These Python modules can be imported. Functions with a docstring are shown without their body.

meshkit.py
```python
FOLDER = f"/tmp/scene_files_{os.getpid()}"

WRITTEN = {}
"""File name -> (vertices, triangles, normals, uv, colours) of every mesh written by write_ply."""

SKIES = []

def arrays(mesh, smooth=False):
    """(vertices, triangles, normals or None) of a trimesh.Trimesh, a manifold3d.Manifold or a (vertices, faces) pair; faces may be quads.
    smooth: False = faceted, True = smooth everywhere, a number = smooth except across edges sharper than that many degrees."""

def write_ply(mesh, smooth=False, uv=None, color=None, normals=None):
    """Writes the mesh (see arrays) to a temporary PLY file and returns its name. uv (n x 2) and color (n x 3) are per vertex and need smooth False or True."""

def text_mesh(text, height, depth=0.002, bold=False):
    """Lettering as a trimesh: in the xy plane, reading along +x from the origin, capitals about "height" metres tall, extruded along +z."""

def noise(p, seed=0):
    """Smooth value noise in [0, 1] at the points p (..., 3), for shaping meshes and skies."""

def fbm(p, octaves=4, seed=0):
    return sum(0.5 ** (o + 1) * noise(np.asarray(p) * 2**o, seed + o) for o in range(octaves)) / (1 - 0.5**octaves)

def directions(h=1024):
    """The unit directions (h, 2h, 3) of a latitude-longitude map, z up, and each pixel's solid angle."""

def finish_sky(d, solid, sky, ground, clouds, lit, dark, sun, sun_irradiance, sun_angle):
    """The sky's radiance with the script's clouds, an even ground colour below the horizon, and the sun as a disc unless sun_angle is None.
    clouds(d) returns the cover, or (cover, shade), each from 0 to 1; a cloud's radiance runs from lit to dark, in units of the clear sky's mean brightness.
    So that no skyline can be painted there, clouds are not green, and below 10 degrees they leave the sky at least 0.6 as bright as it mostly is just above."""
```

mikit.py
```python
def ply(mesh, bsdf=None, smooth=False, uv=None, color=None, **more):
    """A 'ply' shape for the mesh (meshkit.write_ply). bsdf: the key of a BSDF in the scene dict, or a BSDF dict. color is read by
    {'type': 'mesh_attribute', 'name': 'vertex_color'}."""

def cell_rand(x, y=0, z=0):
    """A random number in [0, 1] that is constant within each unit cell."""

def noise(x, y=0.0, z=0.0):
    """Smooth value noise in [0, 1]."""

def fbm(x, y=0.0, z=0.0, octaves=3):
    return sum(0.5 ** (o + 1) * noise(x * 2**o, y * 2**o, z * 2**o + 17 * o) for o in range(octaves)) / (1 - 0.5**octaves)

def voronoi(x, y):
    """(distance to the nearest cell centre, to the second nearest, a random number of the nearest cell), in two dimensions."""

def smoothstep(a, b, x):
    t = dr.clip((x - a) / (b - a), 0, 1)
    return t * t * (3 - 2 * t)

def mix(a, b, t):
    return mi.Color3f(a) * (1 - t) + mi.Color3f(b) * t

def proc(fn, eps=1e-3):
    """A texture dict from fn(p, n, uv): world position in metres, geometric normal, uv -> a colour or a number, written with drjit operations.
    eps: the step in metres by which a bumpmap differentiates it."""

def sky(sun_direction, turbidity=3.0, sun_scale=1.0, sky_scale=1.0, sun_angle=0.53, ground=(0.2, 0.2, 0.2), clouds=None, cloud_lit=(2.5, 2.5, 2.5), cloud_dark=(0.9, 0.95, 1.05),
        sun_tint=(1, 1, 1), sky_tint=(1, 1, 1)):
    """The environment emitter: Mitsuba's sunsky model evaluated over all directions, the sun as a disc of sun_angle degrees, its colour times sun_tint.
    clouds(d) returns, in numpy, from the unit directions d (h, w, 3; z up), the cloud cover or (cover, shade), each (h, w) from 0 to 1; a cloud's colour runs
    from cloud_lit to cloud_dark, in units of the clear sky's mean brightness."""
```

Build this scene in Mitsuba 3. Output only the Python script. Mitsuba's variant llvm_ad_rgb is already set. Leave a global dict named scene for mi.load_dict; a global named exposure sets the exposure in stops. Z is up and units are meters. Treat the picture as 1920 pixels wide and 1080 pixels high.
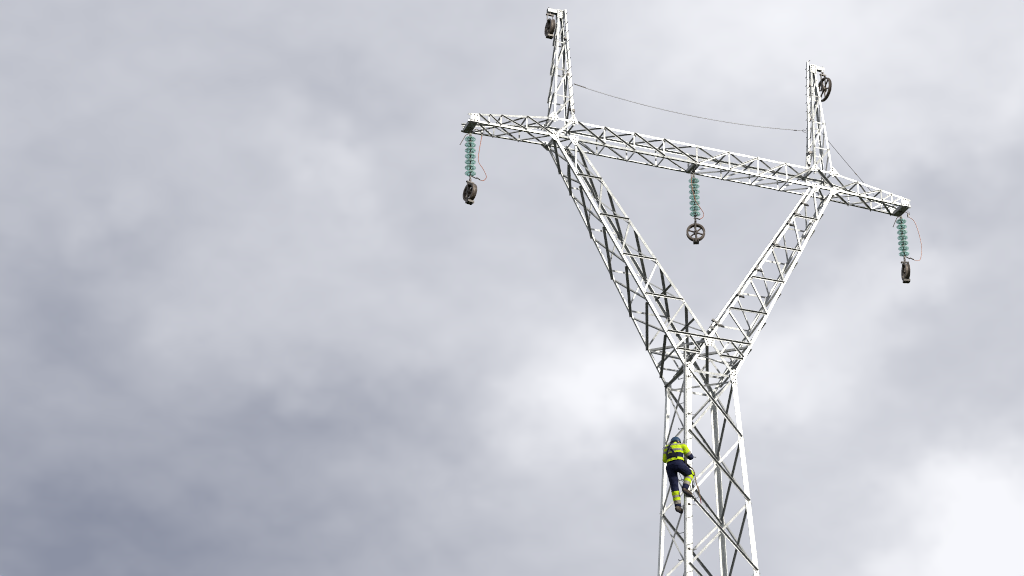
import math, numpy as np, trimesh, mitsuba as mi, drjit as dr, mikit, meshkit
import manifold3d as m3

scene, labels = {}, {}
V = lambda *a: np.array(a, float)
H = 24.4                                    # height of the cross-arm's underside; tower axis at x = y = 0, cross-arm along x


def unit(v):
    v = np.asarray(v, float)
    return v / np.linalg.norm(v)


# ------------------------------------------------------------------ camera, sky, exposure
CAM = V(-16.982, -35.669, H - 22.775)
FW, UP = V(.29717, .84417, .44617), V(-.15998, -.41666, .89488)
scene['camera'] = {'type': 'perspective', 'fov': 2 * math.degrees(math.atan(960 / 3654.9)), 'fov_axis': 'x', 'near_clip': 1.0, 'far_clip': 9000.0,
                   'to_world': mi.ScalarTransform4f().look_at(origin=CAM.tolist(), target=(CAM + FW * 40).tolist(), up=UP.tolist())}
SUN = V(.41, -.79, .47)

BANKS = [  # broken cloud: azimuth (from +y towards +x), elevation, half widths, tilt (degrees), strength (+ is thick and dark, - is thin and bright)
    (7, 18, 9, 3.6, 0, 0.49), (3.5, 25, 4, 4, 0, 0.213), (1, 34, 9, 4, 0, 0.113), (16, 31.3, 2.6, 1.3, -20, -0.058), (17.5, 27.8, 3, 1.6, 15, -0.05), (6.8, 27.0, 2.6, 1.2, 20, 0.151), (13.3, 29.2, 2.2, 0.9, -35, -0.155), (15.6, 27.8, 1.3, 1.1, -40, 0.112), (22.6, 24.2, 3.2, 1.8, -20, -0.29), (21.3, 22.9, 3.6, 1.5, 20, -0.34), (34.4, 18.4, 3.6, 2.0, 20, -0.66), (28.0, 23.8, 2.2, 1.6, 0, -0.398), (29.5, 34.2, 6.5, 3.0, 0, -0.42), (36.3, 31.0, 1.4, 3.0, -25, -0.232), (34.3, 28.4, 3, 1.3, 25, 0.19), (31.5, 26.2, 2.2, 1.1, 30, -0.276), (29.0, 19.5, 1.8, 1.0, 0, -0.034), (17.4, 25.6, 2.0, 1.0, 10, -0.023), (20.5, 19.6, 2.2, 1.5, 0, -0.074), (13.5, 22.3, 6, 1.7, 0, 0.241), (33.5, 20.8, 2.6, 1.3, 0, -0.355), (32.0, 30.2, 2.0, 1.2, 0, -0.205), (6.5, 24.2, 2.5, 1.4, 0, 0.119), (13.8, 31.5, 3.4, 1.2, -15, 0.12), (26.5, 24.6, 2.5, 1.5, 0, 0.08)]


def clouds(d):
    az, el = np.degrees(np.arctan2(d[..., 0], d[..., 1])), np.degrees(np.arcsin(np.clip(d[..., 2], -1, 1)))
    w1, w2 = meshkit.fbm(d * 9, 4, 5) - .5, meshkit.fbm(d * 9, 4, 9) - .5
    w3, w4 = meshkit.fbm(d * 30, 4, 41) - .5, meshkit.fbm(d * 30, 4, 57) - .5
    w5, w6 = meshkit.fbm(d * 70, 4, 12) - .5, meshkit.fbm(d * 70, 4, 15) - .5
    az, el = az + 2.6 * w1 + 1.9 * w3 + 1.8 * w5, el + 2.2 * w2 + 1.6 * w4 + 1.5 * w6
    s = 0.497 + .11 * (meshkit.fbm(d * V(7, 7, 12), 6, 21) - .5) + .12 * (meshkit.fbm(d * V(22, 22, 30) + 2 * w1[..., None], 5, 3) - .5) + .13 * (meshkit.fbm(d * V(55, 55, 80) + 3 * w2[..., None], 4, 77) - .5)
    for a, e, sa, se, tilt, amp in BANKS:
        x, y = (az - a) * math.cos(math.radians(27)), el - e
        c, t = math.cos(math.radians(tilt)), math.sin(math.radians(tilt))
        s = s + amp * np.exp(-((x * c + y * t) / sa) ** 2 - ((-x * t + y * c) / se) ** 2)
    s = s - .40 * np.exp(-(np.degrees(np.arccos(np.clip(d @ unit(SUN), -1, 1))) / 34) ** 2)      # the sun shines through thin cloud
    return np.ones_like(s), np.clip(s, 0, 1)


K = 1.0
scene['sky'] = mikit.sky(SUN.tolist(), turbidity=3, sun_scale=.90, sun_angle=2.0, sun_tint=(.80, .97, 1.32), clouds=clouds, cloud_lit=(3.22 * K, 3.25 * K, 3.39 * K), cloud_dark=(.89 * K, .975 * K, 1.26 * K), ground=(.03, .035, .022))
exposure = 2.0


# ------------------------------------------------------------------ helpers
def numbered(name):
    if name not in USED:
        USED.add(name)
        return name
    k = 1
    while f'{name}_{k:03d}' in USED:
        k += 1
    USED.add(f'{name}_{k:03d}')
    return f'{name}_{k:03d}'


USED = set()


def add(name, mesh, bsdf, parent=None, smooth=False, **lab):
    key = numbered((parent + '__' if parent else '') + name)
    scene[key] = mikit.ply(mesh, bsdf, smooth=smooth)
    if lab:
        labels[key] = lab
    return key


def thing(name, label, category, group=None):
    key = numbered(name)
    labels[key] = {'label': label, 'category': category}
    if group:
        labels[key]['group'] = group
    return key


def cat(meshes):
    return trimesh.util.concatenate(list(meshes))


def box(c, s, R=None):
    m = trimesh.creation.box(s)
    if R is not None:
        M = np.eye(4); M[:3, :3] = R
        m.apply_transform(M)
    m.apply_translation(c)
    return m


def frame(z, x=None):
    """rotation whose third column is z"""
    z = unit(z)
    x = V(1, 0, 0) if x is None else np.asarray(x, float)
    if abs(unit(x) @ z) > .95:
        x = V(0, 1, 0) if abs(z[1]) < .9 else V(0, 0, 1)
    x = unit(x - z * (x @ z))
    return np.stack([x, np.cross(z, x), z], 1)


def cyl(a, b, r, n=10, r2=None):
    a, b = np.asarray(a, float), np.asarray(b, float)
    R = frame(b - a)
    t = np.arange(n) * 2 * np.pi / n
    ring = np.stack([np.cos(t), np.sin(t), 0 * t], 1) @ R.T
    r2 = r if r2 is None else r2
    v = np.vstack([a + ring * r, b + ring * r2, [a], [b]])
    i, j = np.arange(n), (np.arange(n) + 1) % n
    f = np.vstack([np.stack([i, j, j + n], 1), np.stack([i, j + n, i + n], 1), np.stack([j, i, 0 * i + 2 * n], 1), np.stack([i + n, j + n, 0 * i + 2 * n + 1], 1)])
    return trimesh.Trimesh(v, f, process=False)


def spline(pts, n=8):
    p = np.asarray(pts, float)
    p = np.vstack([2 * p[0] - p[1], p, 2 * p[-1] - p[-2]])
    out = []
    for k in range(1, len(p) - 2):
        for t in np.arange(n) / n:
            a, b, c, d = p[k - 1:k + 3]
            out.append(.5 * (2 * b + (c - a) * t + (2 * a - 5 * b + 4 * c - d) * t * t + (3 * b - a - 3 * c + d) * t ** 3))
    return np.vstack(out + [p[-2]])


def tube(pts, r, n=7):
    p = np.asarray(pts, float)
    t = np.gradient(p, axis=0)
    t /= np.linalg.norm(t, axis=1, keepdims=True) + 1e-12
    a = np.zeros_like(p)
    a[0] = frame(t[0])[:, 0]
    for k in range(1, len(p)):
        a[k] = unit(a[k - 1] - t[k] * (a[k - 1] @ t[k]))
    b = np.cross(t, a)
    ang = np.arange(n) * 2 * np.pi / n
    r = np.broadcast_to(r, (len(p),))
    v = p[:, None] + r[:, None, None] * (np.cos(ang)[None, :, None] * a[:, None] + np.sin(ang)[None, :, None] * b[:, None])
    i, j = np.meshgrid(np.arange(len(p) - 1), np.arange(n), indexing='ij')
    q = np.stack([i * n + j, i * n + (j + 1) % n, (i + 1) * n + (j + 1) % n, (i + 1) * n + j], -1).reshape(-1, 4)
    L = len(p) * n
    v = np.vstack([v.reshape(-1, 3), p[:1], p[-1:]])
    k = np.arange(n)
    f = np.vstack([q[:, [0, 1, 2]], q[:, [0, 2, 3]], np.stack([(k + 1) % n, k, 0 * k + L], 1), np.stack([L - n + k, L - n + (k + 1) % n, 0 * k + L + 1], 1)])
    return trimesh.Trimesh(v, f, process=False)


def lathe(profile, n=28):
    """closed profile (r, z) revolved about z"""
    pr = np.asarray(profile, float)
    t = np.arange(n) * 2 * np.pi / n
    v = np.stack([pr[:, None, 0] * np.cos(t), pr[:, None, 0] * np.sin(t), np.broadcast_to(pr[:, None, 1], (len(pr), n))], -1).reshape(-1, 3)
    i, j = np.meshgrid(np.arange(len(pr)), np.arange(n), indexing='ij')
    i2, j2 = (i + 1) % len(pr), (j + 1) % n
    q = np.stack([i * n + j, i * n + j2, i2 * n + j2, i2 * n + j], -1).reshape(-1, 4)
    m = trimesh.Trimesh(v, np.vstack([q[:, [0, 1, 2]], q[:, [0, 2, 3]]]), process=True)
    m.update_faces(m.nondegenerate_faces())
    if m.volume < 0:
        m.invert()
    return m


def prism(poly, o, ex, ey, n, t0, t1):
    """polygon (x, y) in the plane through o spanned by ex, ey, from t0 to t1 along n"""
    from shapely.geometry import Polygon
    m = trimesh.creation.extrude_polygon(Polygon(poly), 1.0, engine='earcut')
    v = m.vertices
    m = trimesh.Trimesh(o + np.outer(v[:, 0], ex) + np.outer(v[:, 1], ey) + np.outer(t0 + v[:, 2] * (t1 - t0), n), m.faces, process=False)
    if m.volume < 0:
        m.invert()
    return m


def angle(h0, h1, a, b, w, t, wb=None):
    """equal-leg steel angle: heel line h0-h1, legs along a and b"""
    d = unit(h1 - h0)
    a = unit(a - d * (a @ d))
    b = b - d * (b @ d)
    b = unit(b - a * (b @ a) * .999)
    wb = w if wb is None else wb
    sec = [(0, 0), (w, 0), (w, t), (t, t), (t, wb), (0, wb)]
    P = np.array([a * x + b * y for x, y in sec])
    v = np.vstack([h0 + P, h1 + P])
    f = []
    for k in range(6):
        l = (k + 1) % 6
        f += [[k, l, l + 6], [k, l + 6, k + 6]]
    f += [[0, 1, 2], [0, 2, 3], [0, 3, 4], [0, 4, 5]]
    f += [[6 + c for c in tri[::-1]] for tri in ([0, 1, 2], [0, 2, 3], [0, 3, 4], [0, 4, 5])]
    m = trimesh.Trimesh(v, f, process=False)
    if m.volume < 0:
        m.invert()
    return m


# ------------------------------------------------------------------ materials
def rgb(r, g, b):
    return {'type': 'rgb', 'value': [r, g, b]}


def steel(key, c, rough, metal):
    def col(p, n, uv, c=c):
        g = mikit.fbm(p.x * 3.1, p.y * 3.1, p.z * 1.4, 3)
        f = mikit.fbm(p.x * 38, p.y * 38, p.z * 22, 2)
        s = mikit.smoothstep(.60, .74, mikit.fbm(p.x * 7 + 31, p.y * 7, p.z * 2.2, 3))
        v = .78 + .30 * g + .22 * f
        return mikit.mix(mi.Color3f(*c) * v, mi.Color3f(c[0] * .66, c[1] * .67, c[2] * .64) * v, s * .55)

    def rg(p, n, uv):
        return rough + .22 * (mikit.fbm(p.x * 12, p.y * 12, p.z * 6, 2) - .5)
    scene[key] = {'type': 'twosided', 'bsdf': {'type': 'principled', 'base_color': mikit.proc(col), 'roughness': mikit.proc(rg), 'metallic': metal, 'specular': .5}}


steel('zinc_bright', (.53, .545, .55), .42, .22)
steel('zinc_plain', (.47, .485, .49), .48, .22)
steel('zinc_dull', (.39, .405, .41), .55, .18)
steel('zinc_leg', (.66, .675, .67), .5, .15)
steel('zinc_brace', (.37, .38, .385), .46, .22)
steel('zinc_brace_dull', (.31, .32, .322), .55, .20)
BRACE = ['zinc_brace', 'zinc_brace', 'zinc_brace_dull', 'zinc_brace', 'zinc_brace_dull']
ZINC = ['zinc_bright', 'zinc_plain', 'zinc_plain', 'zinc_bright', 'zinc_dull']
scene['bolt_steel'] = {'type': 'twosided', 'bsdf': {'type': 'principled', 'base_color': rgb(.06, .06, .062), 'roughness': .5, 'metallic': .3}}
scene['dark_steel'] = {'type': 'twosided', 'bsdf': {'type': 'principled', 'base_color': rgb(.11, .10, .095), 'roughness': .5, 'metallic': .4}}
scene['cap_iron'] = {'type': 'twosided', 'bsdf': {'type': 'principled', 'base_color': rgb(.12, .12, .10), 'roughness': .5, 'metallic': .3}}


def worn(p, n, uv):
    g = mikit.fbm(p.x * 9, p.y * 9, p.z * 9, 3)
    s = mikit.smoothstep(.5, .7, mikit.fbm(p.x * 30 + 5, p.y * 30, p.z * 30, 2))
    return mikit.mix(mikit.mix((.095, .075, .062), (.155, .130, .11), g), (.24, .215, .19), s * .5)


scene['worn_alloy'] = {'type': 'twosided', 'bsdf': {'type': 'principled', 'base_color': mikit.proc(worn), 'roughness': .5, 'metallic': .35}}
scene['strap_alloy'] = {'type': 'twosided', 'bsdf': {'type': 'principled', 'base_color': rgb(.11, .10, .09), 'roughness': .5, 'metallic': .3}}
scene['glass_green'] = {'type': 'principledthin', 'base_color': rgb(.82, .95, .92), 'roughness': .08, 'spec_trans': .62, 'diff_trans': .9, 'eta': 1.5}
scene['cable_orange'] = {'type': 'twosided', 'bsdf': {'type': 'principled', 'base_color': rgb(.42, .125, .045), 'roughness': .45}}
scene['wire_grey'] = {'type': 'twosided', 'bsdf': {'type': 'principled', 'base_color': rgb(.10, .10, .10), 'roughness': .5, 'metallic': .4}}
scene['concrete'] = {'type': 'twosided', 'bsdf': {'type': 'diffuse', 'reflectance': mikit.proc(lambda p, n, uv: mikit.mix((.26, .25, .24), (.38, .37, .35), mikit.fbm(p.x * 4, p.y * 4, p.z * 4, 4)))}}
scene['grassland'] = {'type': 'twosided', 'bsdf': {'type': 'diffuse', 'reflectance': mikit.proc(lambda p, n, uv: mikit.mix(mikit.mix((.022, .028, .012), (.040, .043, .020), mikit.fbm(p.x * .11, p.y * .11, 0, 4)), (.055, .047, .030), mikit.smoothstep(.55, .75, mikit.fbm(p.x * 1.7 + 9, p.y * 1.7, 0, 4))))}}


def cloth(key, c, rough=.85, sheen=.2):
    def f(p, n, uv, c=c):
        return mi.Color3f(*c) * (.84 + .32 * mikit.fbm(p.x * 16, p.y * 16, p.z * 16, 3))
    scene[key] = {'type': 'twosided', 'bsdf': {'type': 'principled', 'base_color': mikit.proc(f), 'roughness': rough, 'sheen': sheen, 'specular': .3}}


cloth('hivis_yellow', (.52, .70, .010))
cloth('band_grey', (.27, .245, .22), .5, 0)
cloth('navy_cloth', (.007, .010, .042))
cloth('black_webbing', (.012, .012, .018), .7)
cloth('navy_webbing', (.010, .013, .040), .7)
cloth('boot_brown', (.075, .058, .045), .6, 0)
cloth('strap_tan', (.23, .15, .08), .8)
scene['skin'] = {'type': 'twosided', 'bsdf': {'type': 'principled', 'base_color': rgb(.50, .29, .21), 'roughness': .5}}
scene['glove_leather'] = {'type': 'twosided', 'bsdf': {'type': 'principled', 'base_color': rgb(.20, .05, .05), 'roughness': .7}}
scene['helmet_blue'] = {'type': 'twosided', 'bsdf': {'type': 'principled', 'base_color': rgb(.004, .034, .085), 'roughness': .35, 'clearcoat': .4}}
scene['strap_red'] = {'type': 'twosided', 'bsdf': {'type': 'principled', 'base_color': rgb(.26, .02, .03), 'roughness': .6}}

# ------------------------------------------------------------------ ground
n = 96
tt = np.arange(n) * 2 * np.pi / n
rad = [0.0, 8, 30, 120, 500, 2000, 6000]
gv = [[0, 0, 0]] + [[r * math.cos(a), r * math.sin(a), 0] for r in rad[1:] for a in tt]
gf = [[0, 1 + k, 1 + (k + 1) % n] for k in range(n)]
for k in range(len(rad) - 2):
    for j in range(n):
        a, b = 1 + k * n + j, 1 + k * n + (j + 1) % n
        gf += [[a, a + n, b + n], [a, b + n, b]]
add('ground', trimesh.Trimesh(gv, gf, process=False), 'grassland', kind='structure')

# ------------------------------------------------------------------ the tower
TOWER = thing('transmission_tower', 'tall galvanised steel lattice tower, Y-shaped, with a long crossarm and two upright peaks', 'transmission tower')
XO, XI, D1, ZT = 3.533, 3.078, .240, .435
XTIP, DT, ZTT, ZTB = 5.568, .256, .085, -.06
ZP, XPO, XPI, DP = 3.33, 3.363, 3.267, .048
ZW, WW, DW, WG, DG, ZG = -5.461, .536, .563, .833, .851, -11.5
LV = [-.968, -1.911, -2.841, -3.748, -4.604, -5.001]
PK = [2.641, 1.858, 1.112]
TR = [ZW, -6.906, -8.379, -9.93, -11.56, -13.27, -15.06, -16.95, -18.93, -21.0, -23.0]
FX, TX = [.833, 1.572, 2.311], [4.206, 4.819, 5.10]
rng = np.random.default_rng(4)
STAG = [0, .0025, .005]
count = [0]


class Truss:
    """four corner heel lines as functions of one coordinate; faces between neighbouring corners carry braces, bolted on"""

    def __init__(self, corners, g, ax, holder):
        self.c, self.g, self.ax, self.key, self.bolts = corners, g, ax, holder, []

    def P(self, k, s):
        return self.c[k](s) + V(0, 0, H)

    def node(self, k, l, s):
        """the bolt line of corner k on its face towards corner l"""
        p, q = self.P(k, s), self.P(l, s)
        return p + unit(q - p) * min(self.g, np.linalg.norm(q - p) * .45)

    def normal(self, k, l, s0, s1):
        sm = (s0 + s1) / 2
        mid = sum(self.P(c, sm) for c in self.c) / len(self.c)
        e = .01 * (1 if s1 >= s0 else -1)
        nn = unit(np.cross(self.P(k, sm + e) - self.P(k, sm - e), self.P(l, sm) - self.P(k, sm)))
        return nn if nn @ ((self.P(k, sm) + self.P(l, sm)) / 2 - mid) > 0 else -nn

    def chord(self, k, la, lb, s0, s1, w, t=.009, name='chord', extend=0.0):
        p, q = self.P(k, s0), self.P(k, s1)
        d = unit(q - p)
        sm = (s0 + s1) / 2
        a, b = self.P(la, sm) - self.P(k, sm), self.P(lb, sm) - self.P(k, sm)
        add(name, angle(p - d * extend, q + d * extend, a, b, w, t), 'zinc_leg' if name == 'leg' else ZINC[count[0] % 5], self.key)
        count[0] += 1

    def br(self, k, s0, l, s1, w, out, hint=(0, 0, 1), name='diagonal_brace', ext=.03, t=.006, bolts=True, off=None, face=None, pts=None, wb=None):
        """brace on the face k-l from corner k at s0 to corner l at s1; out = 1: bolted outside with its free leg outwards at the edge lying towards hint; -1: inside"""
        kk, ll = face or (k, l)
        nrm = self.normal(kk, ll, s0, s1 if s1 != s0 else s0 + .02)
        p, q = (self.node(kk if k == kk else ll, ll if k == kk else kk, s0), self.node(ll if l == ll else kk, kk if l == ll else ll, s1)) if pts is None else pts
        d = unit(q - p)
        nrm = unit(nrm - d * (nrm @ d))
        e = np.cross(nrm, d)
        if e @ np.asarray(hint, float) < 0:
            e = -e
        st = STAG[count[0] % 3]
        o = (.001 + st if out > 0 else -.012 - st) if off is None else off
        h = e * w / 2 + nrm * o
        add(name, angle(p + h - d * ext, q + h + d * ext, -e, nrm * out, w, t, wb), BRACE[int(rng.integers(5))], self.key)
        count[0] += 1
        if bolts:
            for c in (p + d * .005, q - d * .005):
                self.bolt(c, nrm, o + t if out > 0 else 0)

    def bolt(self, c, nrm, o=0.0, r=.011, h=.012):
        self.bolts.append(cyl(c + nrm * o, c + nrm * (o + h), r, 6))

    def plate(self, o, ex, ey, nrm, poly, holes=(), t0=.0095, t=.008, sx=1):
        poly = [(x * sx, y) for x, y in poly]
        add('gusset_plate', prism(poly, o, ex, ey, nrm, t0, t0 + t), ZINC[count[0] % 4], self.key)
        count[0] += 1
        for x, y in holes:
            self.bolt(o + ex * x * sx + ey * y, nrm, t0 + t, .014)

    def done(self):
        if self.bolts:
            add('bolt', cat(self.bolts), 'bolt_steel', self.key, kind='stuff')


def lin(p, q, s, ax):
    p, q = np.asarray(p, float), np.asarray(q, float)
    return p + (q - p) * (s - p[ax]) / (q[ax] - p[ax])


EX, EY, EZ = V(1, 0, 0), V(0, 1, 0), V(0, 0, 1)

# ---- trunk: four tapering legs with X bracing
TRUNK = numbered(TOWER + '__trunk')
hw = .0535
tc = {}
for kx, sx in (('L', -1), ('R', 1)):
    for ky, sy in (('F', -1), ('B', 1)):
        tc[ky + kx] = (lambda sx, sy: lambda z: lin((sx * (WW + hw), sy * DW, ZW), (sx * (WG + hw), sy * DG, ZG), z, 2))(sx, sy)
tr = Truss(tc, hw, 2, TRUNK)
ZBOT = -H + .25
for k, a, b in (('FL', 'FR', 'BL'), ('FR', 'FL', 'BR'), ('BL', 'BR', 'FL'), ('BR', 'BL', 'FR')):
    tr.chord(k, a, b, ZW + .10, -11.0, .112, .011, 'leg')
    tr.chord(k, a, b, -11.004, -17.5, .118, .012, 'leg')
    tr.chord(k, a, b, -17.504, ZBOT, .124, .012, 'leg')
levels = TR + [ZBOT + .15]
for z0, z1 in zip(levels[:-1], levels[1:]):
    for k, l, u in (('FL', 'FR', 1), ('BR', 'BL', -1)):
        tr.br(k, z0 - .03, l, z1 + .03, .048, 1, (u, 0, 1), face=(k, l), wb=.044)
        tr.br(l, z0 - .03, k, z1 - .03, .048, -1, (-u, 0, 1), face=(k, l), wb=.044)
    for k, l in (('FL', 'BL'), ('FR', 'BR')):
        tr.br(k, z0 - .03, l, z1 + .03, .044, -1, (0, 1, 1), face=(k, l), wb=.04)
        tr.br(l, z0 - .03, k, z1 - .03, .044, 1, (0, -1, 1), face=(k, l), wb=.04)
for k, l in (('FL', 'FR'), ('BL', 'BR'), ('FL', 'BL'), ('FR', 'BR')):
    tr.br(k, ZW, l, ZW, .052, -1 if k == 'FL' and l == 'FR' else 1, name='horizontal_strut', face=(k, l))
p, q = tr.node('BL', 'FL', ZW) - EZ * .06, tr.node('FR', 'BR', ZW) - EZ * .06
add('plan_brace', angle(p, q, V(.5, .8, 0), V(0, 0, -1), .045, .006), 'zinc_brace', TRUNK)
for k, sx, sy in (('FL', -1, -1), ('FR', 1, -1), ('BL', -1, 1), ('BR', 1, 1)):
    o = tr.P(k, ZW) + V(-sx * hw, 0, 0)
    tr.plate(o, EX, EZ, V(0, sy, 0), [(.065, -.18), (.065, .14), (.01, .17), (-.095, .11), (-.095, -.03), (-.045, -.18)],
             [(.03, -.15), (-.02, -.15), (.03, -.07), (-.03, -.07), (.035, .05), (0, .02), (.03, .11), (-.04, .08), (-.07, .03)], .0125, .009, sx)
    tr.bolts += [cyl(tr.P(k, z) + V(-sx * u, 0, 0), tr.P(k, z) + V(-sx * u, sy * .016, 0), .012, 6) for z in (-10.6, -10.75, -10.9, -11.1, -11.25, -11.4) for u in (.03, .08)]
    g = tr.P(k, ZBOT)
    add('footing', cat([box(V(g[0] - sx * .05, g[1] - sy * .05, .12), (.75, .75, .36)), box(V(g[0] - sx * .05, g[1] - sy * .05, .31), (.34, .34, .03))]), 'concrete', TRUNK)
tr.done()

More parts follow.
